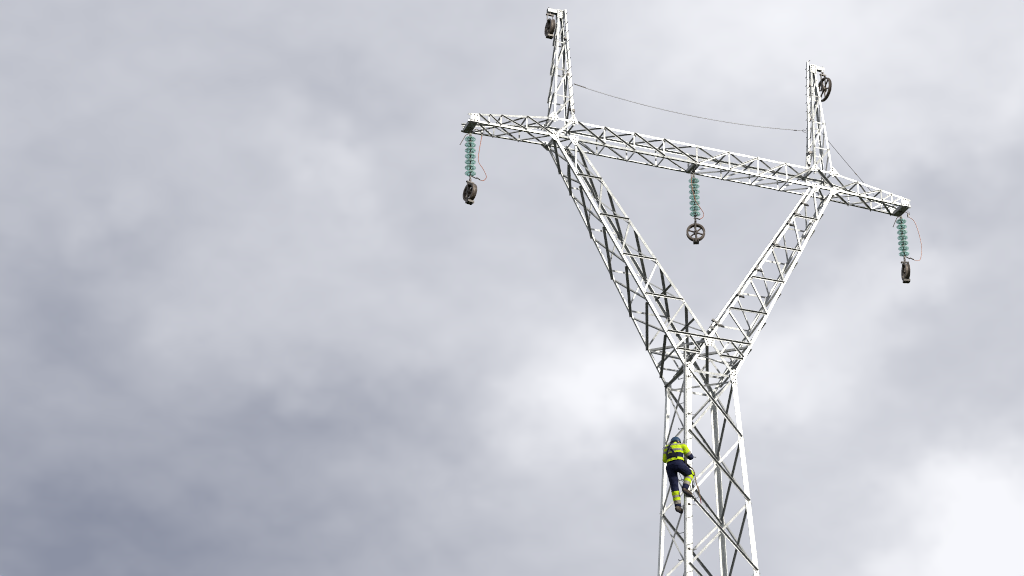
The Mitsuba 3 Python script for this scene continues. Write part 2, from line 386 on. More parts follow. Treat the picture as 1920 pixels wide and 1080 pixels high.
# ---- the two arms of the Y
hw = .036
SA = [-.10, -.71, -1.2, -2.17, -3.09, -3.92, -4.66, -5.26]      # bracing points of the outer face
SI = [-.10, -1.15, -2.07, -2.95, -3.79, -4.48, -5.2]             # of the inner face
for sx in (-1, 1):
    ARM = numbered(TOWER + '__arm')
    gx = hw / .86
    c = {}
    for ky, sy in (('F', -1), ('B', 1)):
        c[ky + 'O'] = (lambda sy: lambda z: lin((sx * (XO + gx), sy * D1, 0), (sx * (WW + gx), sy * DW, ZW), z, 2))(sy)
        c[ky + 'I'] = (lambda sy: lambda z: lin((sx * (XI - gx), sy * D1, 0), (-sx * (.565 + gx), sy * DW, ZW), z, 2))(sy)
    ar = Truss(c, gx, 2, ARM)
    back = .012 if sx > 0 else 0.0
    if sx > 0:                                                   # the right arm's inner chords pass just behind the left arm's where they cross
        for ky in 'FB':
            f0 = c[ky + 'I']
            c[ky + 'I'] = (lambda f0, s: lambda z: f0(z) + V(0, s * .012 * np.clip((-z - 3.6) / .6, 0, 1), 0))(f0, 1 if ky == 'F' else -1)
    for k, a, b in (('FO', 'FI', 'BO'), ('FI', 'FO', 'BI'), ('BO', 'BI', 'FO'), ('BI', 'BO', 'FI')):
        if k[1] == 'O':
            ar.chord(k, a, b, .05, ZW - .02, .064)
        else:
            p, q = ar.P(k, .05), ar.P(k, ZW + .05)
            d = unit(q - p)
            sy = -1 if k[0] == 'F' else 1
            add('chord', angle(p, q, V(sx, 0, 0), V(0, -sy, 0), .064, .009), ZINC[count[0] % 5], ARM)
            count[0] += 1
    for f, sy in (('F', -1), ('B', 1)):
        for i in range(5):
            if i < 4:
                ar.br(f + 'O', LV[i], f + 'I', LV[i], .042, 1, (0, 0, 1), name='horizontal_strut', face=(f + 'O', f + 'I'), ext=.01)
            top = -.10 if i == 0 else LV[i - 1] - .05
            ar.br(f + 'I', top, f + 'O', LV[i] + .05, .040, -1, (-1, 0, 0), face=(f + 'O', f + 'I'), ext=.02)
        # below the crossing: short struts and small triangles, and the half of the long horizontal
        mid = (ar.node(f + 'O', f + 'I', LV[4]) + V(0, sy * D1 * 0 + sy * (D1 + (DW - D1) * LV[4] / ZW), LV[4] + H)) / 2
        mid = V((ar.node(f + 'O', f + 'I', LV[4])[0] + 0) / 2, ar.P(f + 'O', LV[4])[1], LV[4] + H - .03)
        # the opposite arm's inner chord at that height
        oth = lin((-sx * (XI - gx), sy * D1, 0), (sx * (.565 + gx), sy * DW, ZW), LV[5], 2) + V(-sx * gx, 0, H)
        own = ar.node(f + 'O', f + 'I', LV[5])
        ar.br(f + 'O', LV[5], f + 'I', LV[5], .045, 1, name='horizontal_strut', face=(f + 'O', f + 'I'), ext=.01, pts=(own, oth))
        ar.br(f + 'O', LV[4], f + 'I', LV[5], .042, 1 if sx > 0 else -1, (1, 0, 1), face=(f + 'O', f + 'I'), pts=(mid + V(sx * .03, 0, 0), own + V(0, 0, .06)), ext=.01)
        ar.br(f + 'O', LV[4], f + 'I', LV[5], .042, -1 if sx > 0 else 1, (1, 0, 1), face=(f + 'O', f + 'I'), pts=(mid - V(sx * .03, 0, 0), oth + V(0, 0, .06)), ext=.01)
    for j in range(len(SA) - 1):
        ar.br('FO', SA[j] - .02, 'BO', SA[j + 1] + .02, .048, 1, (0, 1, 1), face=('FO', 'BO'), ext=.01)
        ar.br('BO', SA[j] - .03, 'FO', SA[j + 1] + .03, .036, -1, (0, 0, 1), face=('FO', 'BO'))
    for j in range(len(SI) - 1):
        ar.br('FI', SI[j] - .05, 'BI', SI[j + 1] + .02, .050, -1, (0, 1, 1), face=('FI', 'BI'), off=.0085, ext=.01)
        ar.br('BI', SI[j] - .03, 'FI', SI[j + 1] + .05, .034, -1, (0, 0, 1), face=('FI', 'BI'))
    for z in (-3.36, -4.13):
        ar.br('FI', z, 'BI', z, .044, -1, (0, 0, 1), name='horizontal_strut', face=('FI', 'BI'))
    ar.br('FO', -5.0, 'BO', -5.02, .046, -1, (0, 0, 1), name='horizontal_strut', face=('FO', 'BO'))
    # plan bracing at the crossing
    zz = LV[4]
    a, b = ar.node('BO', 'BI', zz), ar.node('FO', 'FI', zz)
    fy = V(0, ar.P('FO', zz)[1], zz + H)
    if sx < 0:
        p, q = a + V(0, -.02, -.05), V(0, fy[1] + .05, zz + H - .05)
    else:
        p, q = b + V(0, .02, -.05), V(0, -fy[1] - .05, zz + H - .05)
    add('plan_brace', angle(p, q, V(0, 0, 1), V(sx * .5, .8, 0), .05, .006), 'zinc_brace', ARM)
    for f, sy in (('F', -1), ('B', 1)):
        for s in (-.45, -1.5, -3.3, -4.2):
            o = ar.node(f + 'O', f + 'I', s)
            ar.bolt(o, V(0, sy, 0), .001)
    ar.done()
CROSS = numbered(TOWER + '__waist_frame')
wf = Truss({'a': lambda s: V(0, 0, s)}, .03, 2, CROSS)
for sy in (-1, 1):
    dy = D1 + (DW - D1) * LV[4] / ZW
    lo = lin((XO, 0, 0), (WW, 0, ZW), LV[4], 2)[0]
    z = LV[4] + H
    add('horizontal_strut', angle(V(-lo, sy * (dy + .010), z + .025), V(lo, sy * (dy + .010), z + .025), V(0, 0, -1), V(0, sy, 0), .048, .007), 'zinc_brace', CROSS)
    dz = lin((XI, sy * D1, 0), (-.565, sy * DW, ZW), -4.74, 2)
    o = V(0, dz[1], -4.74 + H)
    wf.plate(o, EX, EZ, V(0, sy, 0), [(-.13, .10), (.13, .10), (.085, -.06), (-.085, -.06)], [(-.06, .03), (.05, .03), (-.08, .08), (.08, .08), (-.04, -.03), (.04, -.03)], .011, .007)
wf.done()

# ---- cross-arm
ARMX = numbered(TOWER + '__crossarm')
hx = .030


def corner(ky, top):
    sy = -1 if ky == 'F' else 1

    def f(x):
        ax_ = abs(x)
        if ax_ <= XO:
            return V(x, sy * D1, ZT + hx if top else -hx)
        t = (ax_ - XO) / (XTIP - XO)
        return V(x, sy * (D1 + (DT - D1) * t), (ZT + (ZTT - ZT) * t + hx) if top else (ZTB * t - hx))
    return f


cx = Truss({'FT': corner('F', True), 'FB': corner('F', False), 'BT': corner('B', True), 'BB': corner('B', False)}, hx, 0, ARMX)
for k, a, b in (('FT', 'FB', 'BT'), ('FB', 'FT', 'BB'), ('BT', 'BB', 'FT'), ('BB', 'BT', 'FB')):
    for s0, s1 in ((-XTIP - .03, -XO), (-XO + .001, -.001), (.001, XO - .001), (XO, XTIP + .03)):
        cx.chord(k, a, b, s0, s1, .050, .007)
for sx in (-1, 1):
    nodes = [0] + [sx * v for v in FX] + [sx * XI]
    for i, x in enumerate(nodes):
        for f in 'FB':
            if i < 4 and not (i == 0 and sx > 0):
                cx.br(f + 'T', x, f + 'B', x, .046 if i == 0 else .036, -1 if f == 'F' else 1, (1, 0, 0), name='vertical_strut', face=(f + 'T', f + 'B'), ext=.02)
            if i > 0:
                x0, x1 = nodes[i - 1] + sx * (.05 if i == 1 else .015), x - sx * (.12 if i == 4 else .01)
                cx.br(f + 'B', x0, f + 'T', x1, .040, 1, (0, 0, 1), face=(f + 'T', f + 'B'), ext=.02)
        if i > 0:
            cx.br('FB', x, 'BB', x, .034, 1, (-1, 0, 0), name='horizontal_strut', face=('FB', 'BB'), ext=.01)
            cx.br('FT', x - sx * .05, 'BT', x - sx * .05, .030, -1, (1, 0, 0), name='horizontal_strut', face=('FT', 'BT'), ext=.01)
            cx.br('BB', nodes[i - 1] + sx * .06, 'FB', x - sx * .05, .034, 1 if sx > 0 else -1, (0, -1 if sx > 0 else 1, 0), face=('FB', 'BB'), ext=.02)
            cx.br('FT', nodes[i - 1] + sx * .06, 'BT', x - sx * .07, .028, -1, (0, 1, 0), face=('FT', 'BT'), ext=.02)
    # the box where the arm and the peak meet it
    for f, sy in (('F', -1), ('B', 1)):
        cx.br(f + 'T', sx * (XI + .02), f + 'B', sx * (XO - .02), .058, 1, (sx, 0, 1), face=(f + 'T', f + 'B'), ext=-.03, off=.019)
        nb = V(0, sy, 0)
        pl = [((XO, ZT), [(.15, -.07), (.15, .03), (.02, .17), (-.02, .17), (-.1, 0), (-.07, -.06)], [(.085, -.02), (.12, -.02), (0, .12), (0, .07), (.01, -.03), (-.07, 0)], 1),
              ((XI, ZT), [(.10, .04), (.02, .16), (-.03, .15), (-.11, 0), (-.11, -.055), (.10, -.02)], [(0, .12), (0, .07), (-.02, 0), (-.06, -.02), (-.02, -.04), (.06, .02)], 1),
              ((XO, 0), [(.15, -.03), (.12, .07), (-.09, .07), (-.10, -.14), (0, -.15)], [(.09, 0), (.12, .01), (.01, .03), (-.03, -.06), (-.06, -.10), (0, -.02)], 1),
              ((XI, 0), [(.12, 0), (.06, .06), (-.11, .06), (-.11, -.05), (-.075, -.17), (0, -.17)], [(.06, .03), (0, .03), (-.05, .02), (0, -.04), (-.04, -.07), (-.01, -.12), (-.05, -.13)], 1)]
        for (px, pz), poly, hol, _ in pl:
            cx.plate(V(sx * px, sy * D1, pz + H), EX, EZ, nb, poly, hol, .0095, .007, sx)
    cx.br('FB', sx * XO, 'BB', sx * XO, .05, 1, (-1, 0, 0), name='horizontal_strut', face=('FB', 'BB'), ext=.01)
    cx.br('FT', sx * XO, 'BT', sx * XO, .05, -1, (-1, 0, 0), name='horizontal_strut', face=('FT', 'BT'), ext=.01)
    cx.br('BB', sx * (XO - .04), 'FB', sx * (XI + .06), .045, -1, (0, 1, 0), face=('FB', 'BB'), ext=.02)
    # cantilever
    cn = [sx * XO] + [sx * v for v in TX] + [sx * 5.36]
    for i in range(4):
        for f in 'FB':
            if i < 3:
                cx.br(f + 'T', cn[i + 1], f + 'B', cn[i + 1], .034, -1 if f == 'F' else 1, (1, 0, 0), name='vertical_strut', face=(f + 'T', f + 'B'), ext=.01)
            cx.br(f + 'B', cn[i] + sx * (.06 if i == 0 else .01), f + 'T', cn[i + 1] - sx * .01, .034, 1, (0, 0, 1), face=(f + 'T', f + 'B'), ext=.015)
        if i < 2 or i == 3:
            j0, j1 = cn[min(i, 2)], cn[i + 1]
            cx.br('FB', j0 + sx * .04, 'BB', j1 - sx * .03, .034 if sx < 0 else .042, -1 if sx < 0 else 1, (0, 1, 0), face=('FB', 'BB'), ext=.02)
            cx.br('BB', j0 + sx * .03, 'FB', j1 - sx * .03, .026, 1 if sx < 0 else -1, (0, 1, 0), face=('FB', 'BB'), ext=.02)
    for i in (0, 1):
        cx.br('FT', cn[i] + sx * .05, 'BT', cn[i + 1] - sx * .03, .028, -1, (0, 1, 0), face=('FT', 'BT'), ext=.02)
        cx.br('FT', cn[i + 1], 'BT', cn[i + 1], .028, -1, (1, 0, 0), name='horizontal_strut', face=('FT', 'BT'), ext=.01)
    for sy in (-1, 1):
        o = V(sx * 5.46, sy * (DT + .001), (ZTT + ZTB) / 2 + H)
        cx.plate(o, EX, EZ, V(0, sy, 0), [(-.12, -.10), (.09, -.10), (.09, .10), (-.12, .115)], [(x, y) for x in (-.07, 0, .06) for y in (-.065, .075)], .009, .008, sx)
    b0 = V(sx * 5.47, 0, ZTB - hx + H)
    # end channel that carries the insulator string
    for dx in (-.085, .085):
        add('end_channel', box(b0 + V(dx, 0, .035), (.008, 2 * DT - .03, .10)), 'zinc_brace_dull', ARMX)
    add('end_channel', box(b0 + V(0, 0, -.008), (.186, 2 * DT - .02, .010)), 'zinc_brace_dull', ARMX)
b0 = V(.0, 0, -hx + H)
for dx in (-.07, .07):
    add('end_channel', box(b0 + V(dx, 0, .03), (.008, 2 * D1 - .03, .09)), 'zinc_brace_dull', ARMX)
add('end_channel', box(b0 + V(-.035, 0, -.008), (.07, 2 * D1 - .02, .010)), 'zinc_brace_dull', ARMX)
add('end_channel', box(b0 + V(.055, 0, -.008), (.035, 2 * D1 - .02, .010)), 'zinc_brace_dull', ARMX)
cx.done()

# ---- peaks
hw = .024
for sx in (-1, 1):
    PEAK = numbered(TOWER + '__peak')
    c = {}
    for ky, sy in (('F', -1), ('B', 1)):
        c[ky + 'O'] = (lambda sy: lambda z: lin((sx * (XO + hw), sy * D1, ZT), (sx * (XPO + hw), sy * DP, ZP), z, 2))(sy)
        c[ky + 'I'] = (lambda sy: lambda z: lin((sx * (XI - hw), sy * D1, ZT), (sx * (XPI - hw), sy * DP, ZP), z, 2))(sy)
    pk = Truss(c, hw, 2, PEAK)
    for k, a, b in (('FO', 'FI', 'BO'), ('FI', 'FO', 'BI'), ('BO', 'BI', 'FO'), ('BI', 'BO', 'FI')):
        pk.chord(k, a, b, .34, ZP + .15, .046, .006)
    lv = [3.14] + PK + [ZT + .06]
    for i in range(4):
        for f in 'FB':
            if i:
                pk.br(f + 'O', lv[i], f + 'I', lv[i], .034, -1 if f == 'F' else 1, (0, 0, 1), name='horizontal_strut', face=(f + 'O', f + 'I'), ext=.01)
            lo, up = ('O', 'I') if sx < 0 else ('I', 'O')
            pk.br(f + lo, lv[i + 1] + .04, f + up, lv[i] - .02, .034, -1, (1, 0, 0), face=(f + 'O', f + 'I'), ext=.01)
        pk.br('FO', lv[i], 'BO', lv[i + 1], .034, 1, (0, 1, 1), face=('FO', 'BO'), ext=.04)
        pk.br('FI', lv[i], 'BI', lv[i + 1], .034, -1, (0, 1, 1), face=('FI', 'BI'), ext=.03)
    for sy in (-1, 1):
        pk.plate(V(sx * (XPO + XPI) / 2, sy * DP, 3.44 + H), EX, EZ, V(0, sy, 0), [(-.085, -.115), (.085, -.115), (.085, .12), (-.085, .12)],
                 [(-.045, y) for y in (-.085, -.03, .03, .085)] + [(.05, y) for y in (-.085, -.03, .03, .085)] + [(0, .085)], .007, .008)
    # outrigger for the earth-wire block: a channel on its back with two bolts through its end
    xa, xb = sx * (XPI - .03), sx * (XPO + .27)
    zc = 3.50 + H
    xm, lx = (xa + xb) / 2, abs(xb - xa)
    add('outrigger', cat([box(V(xm, 0, zc + .045), (lx, .09, .008)), box(V(xm, -.041, zc), (lx, .008, .082)), box(V(xm, .041, zc), (lx, .008, .082))]), 'zinc_plain', PEAK)
    pk.bolts += [cyl(V(xb - sx * u, v, zc + .03), V(xb - sx * u, v, zc + .09), .013, 6) for u, v in ((.03, -.015), (.10, .015))]
    pk.done()

# ---- climbing rails with rungs and brackets
def rail(name_holder, a, b, side, face, step, rl, tip, stagger, wid=.05, brackets=(), bdir=None, blen=.06, rung_mat='zinc_dull'):
    """slotted rail a-b; rungs along +-side, alternating; face = direction the rail faces (outwards)"""
    key = numbered(TOWER + '__' + name_holder)
    d = unit(b - a)
    side = unit(side - d * (side @ d))
    face = np.cross(d, side) * (1 if np.cross(d, side) @ face > 0 else -1)
    R = np.stack([side, face, d], 1)
    L = np.linalg.norm(b - a)
    mid = (a + b) / 2
    lip = wid * .36
    add('rail', cat([box(mid, (wid, .006, L), R), box(mid + side * (wid / 2 - .003) + face * .018, (.006, .042, L), R), box(mid - side * (wid / 2 - .003) + face * .018, (.006, .042, L), R),
                     box(mid + side * (wid / 2 - lip / 2) + face * .036, (lip, .006, L), R), box(mid - side * (wid / 2 - lip / 2) + face * .036, (lip, .006, L), R)]), 'zinc_bright', key)
    k, s = 0, .08
    while s < L - .02:
        sg = 1 if k % 2 == 0 else -1
        o = a + d * s + face * .012
        p1 = o + side * sg * (wid / 2 + rl)
        add('rung', tube([o + side * sg * wid / 2, o + side * sg * (wid / 2 + rl * .9), p1, p1 + d * tip * .5 + side * sg * .004, p1 + d * tip], .0085, 6), rung_mat, key)
        s += step
        k += 1
    for s in brackets:
        o = a + d * s - face * .004
        bd = unit(bdir)
        add('bracket', cat([box(o - face * .03, (wid * 1.3, .045, .05), R), cyl(o + bd * .02, o + bd * blen, .012, 8), cyl(o + bd * blen * .5, o + bd * (blen * .5 + .035), .026, 8), cyl(o + bd * blen, o + bd * (blen + .13), .005, 6)]), 'dark_steel', key)
    return key


def trunk_pole(z):
    return tr.P('FL', z) + V(-.050, .020, 0)


rail('ladder', trunk_pole(-24.0), trunk_pole(-4.86), V(.5, -.86, 0), V(-.86, -.5, 0), .30, .15, .035, True, .046, [19.14 - (v) for v in (.72, 1.62, 2.62, 3.72, 4.72, 5.35, 6.4, 7.4, 8.4, 9.4, 10.4, 11.4, 12.4, 13.4, 14.4, 15.4, 16.4, 17.4)], V(.82, -.3, -.12), .09)
# up the right arm's inner front chord
def inner_chord(z):
    g = .036 / .86
    return lin((XI - g, -D1, 0), (-.565 - g, -DW, ZW), z, 2) + V(0, 0, H)


off = V(-.068, -.028, .0)
pa, pb = inner_chord(-4.45) + off, inner_chord(-.14) + off
key = rail('ladder', pa, pb, V(0, -1, 0), V(-.8, 0, .55), 9.0, .05, .02, True, .058)
d = unit(pb - pa)
LA = np.linalg.norm(pb - pa)
sl = [box(pa + d * s + V(.012, -.042, -.008), (.006, .005, .05), frame(d)) for s in np.arange(.1, LA, .155)]
add('slot', cat(sl), 'bolt_steel', key, kind='stuff')
for s in (.36, 1.38, 2.30, 3.22, 3.98, 4.36, 4.75):
    if s < LA:
        o = pa + d * s
        add('bracket', cat([box(o + V(.035, .01, -.03), (.05, .06, .13), frame(d)), box(o + V(.10, .04, -.075), (.10, .05, .035)), cyl(o + V(.07, .0, -.10), o + V(.17, .0, -.115), .020, 8), cyl(o + V(.08, .03, -.055), o + V(.17, .03, -.065), .013, 8)]), 'bolt_steel', key)
add('bracket', cat([box(pa + d * .30 + V(-.03, -.02, .02), (.14, .05, .05), frame(d)), box(pa + d * .12 + V(0, -.02, 0), (.11, .05, .06), frame(d))]), 'bolt_steel', key)
# on the peaks, standing off their inner front legs
for sx in (-1, 1):
    a0 = V(2.972, -.17, .60 + H) if sx > 0 else V(-3.062, -.17, .45 + H)
    a1 = V(3.158, -.095, 3.58 + H) if sx > 0 else V(-3.240, -.095, 3.56 + H)
    key = rail('ladder', a0, a1, V(0, 1, 0), V(-sx, 0, 0), .125, .10, .0, True, .05, (.35, 1.3, 2.3), V(sx, .2, 0), .04, 'dark_steel')
    add('guide_wire', cyl(a0 + V(0, .085, 0), a1 + V(0, .085, -.1), .004, 5), 'zinc_dull', key)
    add('stop_block', cat([box(a0 + V(0, 0, .30), (.05, .14, .06)), box(a0 + V(0, .03, .02), (.06, .06, .05))]), 'dark_steel', key)


# ------------------------------------------------------------------ insulator strings, blocks, cables
def place(m, R, o):
    m = m.copy()
    m.vertices = m.vertices @ R.T + o
    return m


def rotz(deg):
    a = math.radians(deg)
    return np.array([[math.cos(a), -math.sin(a), 0], [math.sin(a), math.cos(a), 0], [0, 0, 1.0]])


disc = lathe([(.030, .000), (.050, -.003), (.080, -.014), (.105, -.030), (.122, -.048), (.127, -.060), (.124, -.066), (.119, -.062), (.112, -.050), (.103, -.046), (.099, -.072), (.093, -.072), (.089, -.042), (.077, -.036), (.072, -.068), (.066, -.068), (.062, -.034), (.046, -.028), (.030, -.026)], 40)
cap = lathe([(.001, .052), (.022, .052), (.030, .040), (.036, .015), (.046, .002), (.046, -.012), (.028, -.027), (.001, -.027)], 20)
pin = lathe([(.001, -.02), (.020, -.028), (.016, -.05), (.010, -.06), (.010, -.09), (.017, -.093), (.017, -.10), (.001, -.10)], 14)


def string(o, yaw, label, lean=0.0):
    """o: the underside of the cross-arm's end channel"""
    t = thing('insulator_string', label, 'insulator', 'strings of glass insulators under the crossarm')
    R = rotz(yaw)
    add('hanger', place(cat([cyl(V(0, 0, .05), V(0, 0, -.15), .012, 8), box(V(0, 0, -.03), (.05, .05, .03)), tube(spline([V(.0, -.03, -.03), V(0, -.035, -.08), V(0, 0, -.12), V(0, .035, -.08), V(0, .03, -.03)], 6), .009), box(V(0, 0, -.17), (.045, .03, .06))]), R, o), 'cap_iron', t)
    hb = [V(-.24, 0, -.485), V(-.12, 0, -.225), V(-.10, 0, -.20), V(0, 0, -.125), V(.13, 0, .0), V(.155, 0, .0), V(.25, 0, -.055)]
    add('arcing_horn', place(tube(hb, .010, 7), R, o), 'dark_steel', t)
    for k in range(7):
        c = o + V(lean * k / 6, 0, -.232 - .146 * k)
        dk = add('glass_disc', place(disc, R, c), 'glass_green', t, smooth=35)
        add('cap', place(cap, R, c), 'cap_iron', dk, smooth=35)
        add('pin', place(pin, R, c), 'dark_steel', dk, smooth=35)
    c = o + V(lean, 0, -.232 - .146 * 6 - .10)
    add('socket_clevis', place(cat([cyl(V(0, 0, .01), V(0, 0, -.035), .024, 10), box(V(0, .016, -.06), (.03, .009, .07)), box(V(0, -.016, -.06), (.03, .009, .07)), cyl(V(0, -.035, -.075), V(0, .035, -.075), .011, 8), cyl(V(.02, 0, -.02), V(.15, 0, -.06), .012, 8)]), R, c), 'dark_steel', t)
    return c + V(0, 0, -.075)


def block(top, yaw, label, r=.215, tilt=0.0, drop=None, bottom=True, thick=.055, inner=.78):
    """a stringing block hung from top: sheave axle along local x"""
    t = thing('stringing_block', label, 'pulley block', 'stringing blocks hung on the tower')
    R = rotz(yaw) @ np.array([[math.cos(tilt), 0, math.sin(tilt)], [0, 1, 0], [-math.sin(tilt), 0, math.cos(tilt)]])
    s = r / .215
    cz = -(r + .085 * s) if drop is None else -drop
    X90 = np.array([[0, 0, 1.0], [0, 1, 0], [-1, 0, 0]])
    hwid = thick
    rim = lathe([(r * (inner + .03), -hwid), (r * .99, -hwid), (r * 1.0, -hwid * .86), (r * .90, -hwid * .3), (r * .88, 0), (r * .90, hwid * .3), (r * 1.0, hwid * .86), (r * .99, hwid), (r * (inner + .03), hwid), (r * inner, hwid * .5), (r * inner, -hwid * .5)], 48)
    C = V(0, 0, cz)
    sh = add('sheave', place(place(rim, X90, C), R, top), 'worn_alloy', t, smooth=30)
    add('hub', place(cyl(C - V(hwid * 1.1, 0, 0), C + V(hwid * 1.1, 0, 0), .042 * s, 18), R, top), 'worn_alloy', sh, smooth=40)
    for k in range(6):
        a = k * math.pi / 3 + .35
        e = V(0, math.cos(a), math.sin(a))
        add('spoke', place(box(C + e * r * .48, (hwid * .75, .020 * s, r * .76), frame(e, (1, 0, 0))), R, top), 'worn_alloy', sh)
    fx = hwid + .014 * s
    zb = cz - r - .045 * s if bottom else cz - .06
    for q in (-1, 1):
        add('side_plate', place(cat([box(V(q * fx, 0, (zb - .04) / 2 + .0), (.010, .034 * s, -(zb + .04)))]), R, top), 'strap_alloy', t)
    add('axle', place(cyl(C - V(fx + .025, 0, 0), C + V(fx + .025, 0, 0), .016 * s, 10), R, top), 'dark_steel', t, smooth=40)
    add('yoke', place(cat([box(V(0, 0, -.045), (2 * fx + .05, .05, .03)), cyl(V(0, 0, .035), V(0, 0, -.05), .020, 10), cyl(V(-fx - .03, 0, -.052), V(fx + .03, 0, -.052), .011, 8), box(V(0, 0, .02), (.045, .035, .035))]), R, top), 'dark_steel', t)
    if bottom:
        add('bottom_bracket', place(cat([box(V(0, 0, zb), (2 * fx + .016, .13 * s, .010)), box(V(0, .060 * s, zb + .022), (2 * fx + .016, .010, .045)), box(V(0, -.060 * s, zb + .022), (2 * fx + .016, .010, .045))]), R, top), 'strap_alloy', t)
        for u in (-.035, .035):
            for w in (-.035, .035):
                add('bolt', place(cyl(V(u, w * s, zb - .022), V(u, w * s, zb + .01), .011, 6), R, top), 'bolt_steel', t)
    return top + C


ends = {}
ends['l'] = string(V(-5.455, 0, H - .105), 0, 'string of seven green glass insulator discs at the left end of the crossarm', .02)
ends['m'] = string(V(.010, 0, H - .065), -97, 'string of seven green glass insulator discs hanging from the middle of the crossarm', .0)
ends['r'] = string(V(5.455, 0, H - .085), 0, 'string of seven green glass insulator discs at the right end of the crossarm', .0)
block(ends['l'] + V(0, 0, -.065), 14, 'grey brown pulley block turned edge-on under the leftmost glass insulator string')
block(ends['m'] + V(0, 0, -.065), 66, 'spoked pulley block seen face-on below the middle glass insulator string')
block(ends['r'] + V(0, 0, -.065), -16, 'narrow edge-on pulley block hanging under the rightmost glass insulator string')
block(V(-3.565, 0, H + 3.44), 1, 'grey pulley block hung from the outrigger on the left, higher peak of the tower', .215, 0, .405)
block(V(3.60, 0, H + 3.40), 4, 'open spoked pulley wheel hung from the outrigger at the top of the right peak', .305, 0, .46, False, .036, .86)

# orange bonding cables, bypassing each string
ol = V(-5.455, 0, H)
cb = [[ol + V(.27, 0, -.24), ol + V(.21, -.03, -.62), ol + V(.19, -.03, -.93), ol + V(.30, -.03, -1.11), ol + V(.385, -.02, -1.27), ol + V(.36, 0, -1.36), ol + V(.28, 0, -1.40), ol + V(.16, 0, -1.345)]]
om = V(.010, 0, H)
cb.append([V(x, y, z + H) for x, y, z in ((-.139, -.20, -.40), (-.152, -.22, -.589), (-.147, -.25, -.80), (-.06, -.22, -1.033), (.061, -.18, -1.156), (.166, -.12, -1.244), (.159, -.10, -1.332), (.072, -.08, -1.395), (.02, -.04, -1.36))])
orr = V(5.455, 0, H)
cb.append([orr + V(.20, 0, -.20), orr + V(.36, 0, -.30), orr + V(.455, 0, -.60), orr + V(.50, 0, -.95), orr + V(.47, 0, -1.20), orr + V(.41, 0, -1.34), orr + V(.30, 0, -1.37), orr + V(.15, 0, -1.33)])
for pts, lb in zip(cb, ('thin orange bonding cable hanging in a loop beside the leftmost insulator string', 'thin orange bonding cable crossing in front of the middle insulator string', 'thin orange bonding cable bowed out to the right of the rightmost insulator string')):
    t = thing('bonding_cable', lb, 'cable', 'orange cables beside the insulator strings')
    add('cable', tube(spline(pts, 8), .0075, 6), 'cable_orange', t, smooth=60)
    p0, p1 = pts[0], pts[-1]
    add('clamp', cat([box(p0 + V(0, 0, .03), (.03, .03, .09)), cyl(p0 + V(0, 0, .05), p0 + V(.06, 0, .10), .006, 6), cyl(p0 + V(.06, 0, .10), p0 + V(-.02, 0, .17), .005, 6)]), 'dark_steel', t)
    add('clamp', cyl(p1, p1 + unit(pts[-1] - pts[-2]) * -.10, .014, 8), 'dark_steel', t)

# wires
def sag(p, q, dz, n=40):
    t = np.linspace(0, 1, n)[:, None]
    w = p * (1 - t) + q * t
    w[:, 2] -= (4 * dz * t * (1 - t))[:, 0]
    return w


pw, qw = V(-2.98, -.02, H + 1.60), V(2.93, 0, H + 1.625)
t = thing('span_wire', 'thin dark wire sagging between the two peaks above the crossarm', 'wire')
add('wire', tube(sag(pw, qw, .215), .0065, 5), 'wire_grey', t, smooth=60)
for m in ([tube(spline([V(2.935, 0, H + 1.625), V(2.96, 0, H + 1.65), V(3.05, 0, H + 1.635)], 5), .006, 6), tube(spline([V(2.935, 0, H + 1.625), V(2.96, 0, H + 1.60), V(3.05, 0, H + 1.58)], 5), .006, 6), cyl(V(2.70, 0, H + 1.585), V(2.78, 0, H + 1.60), .011, 6)]):
    add('shackle_arm', m, 'dark_steel', t)
add('splice', cat([tube(sag(pw, qw, .215)[:3] + V(0, 0, .012), .009, 6)]), 'dark_steel', t)
pg, qg = V(3.45, 0, H + 1.68), V(4.83, .10, H + .29)
t = thing('stay_wire', 'short thin wire slanting from the right peak down to the crossarm end', 'wire')
add('wire', tube(sag(pg, qg, .02, 12), .0065, 5), 'wire_grey', t, smooth=60)
m = sag(pg, qg, .02, 12)
add('splice', cyl(m[7], m[7] + (m[8] - m[7]) * .35, .013, 6), 'dark_steel', t)

# ------------------------------------------------------------------ the climber
MO = V(-.7414, -.6403, 0)
RV, FV = unit(V(.57, -.82, 0)), unit(V(.82, .57, 0))


def J(r, f, z):
    return MO + RV * r + FV * f + V(0, 0, z + H)


J_ = dict(head=J(-.075, -.22, -7.305), neck=J(-.055, -.27, -7.40), chest=J(-.03, -.33, -7.50), belly=J(-.025, -.35, -7.68), pelvis=J(-.018, -.35, -7.84),
          shL=J(-.21, -.31, -7.43), shR=J(.145, -.29, -7.46), elL=J(-.268, -.33, -7.665), elR=J(.235, -.16, -7.655), waL=J(-.12, -.13, -7.60), waR=J(.10, .02, -7.52),
          hipL=J(-.115, -.35, -7.89), hipR=J(.085, -.35, -7.90), knL=J(-.122, -.24, -8.255), knR=J(.125, .0, -7.975), anL=J(-.105, -.15, -8.665), anR=J(.080, -.15, -8.32))
J_['toeL'], J_['toeR'] = J_['anL'] + FV * .14 + RV * .0 - EZ * .075, J_['anR'] + FV * .19 + RV * .03 - EZ * .085
J_['heL'], J_['heR'] = J_['anL'] - FV * .045 - EZ * .08, J_['anR'] - FV * .05 - EZ * .05


def ball(p, r):
    return m3.Manifold.sphere(r, 20).translate(list(map(float, p)))


def bone(a, b, ra, rb):
    return m3.Manifold.batch_hull([ball(a, ra), ball(b, rb)])


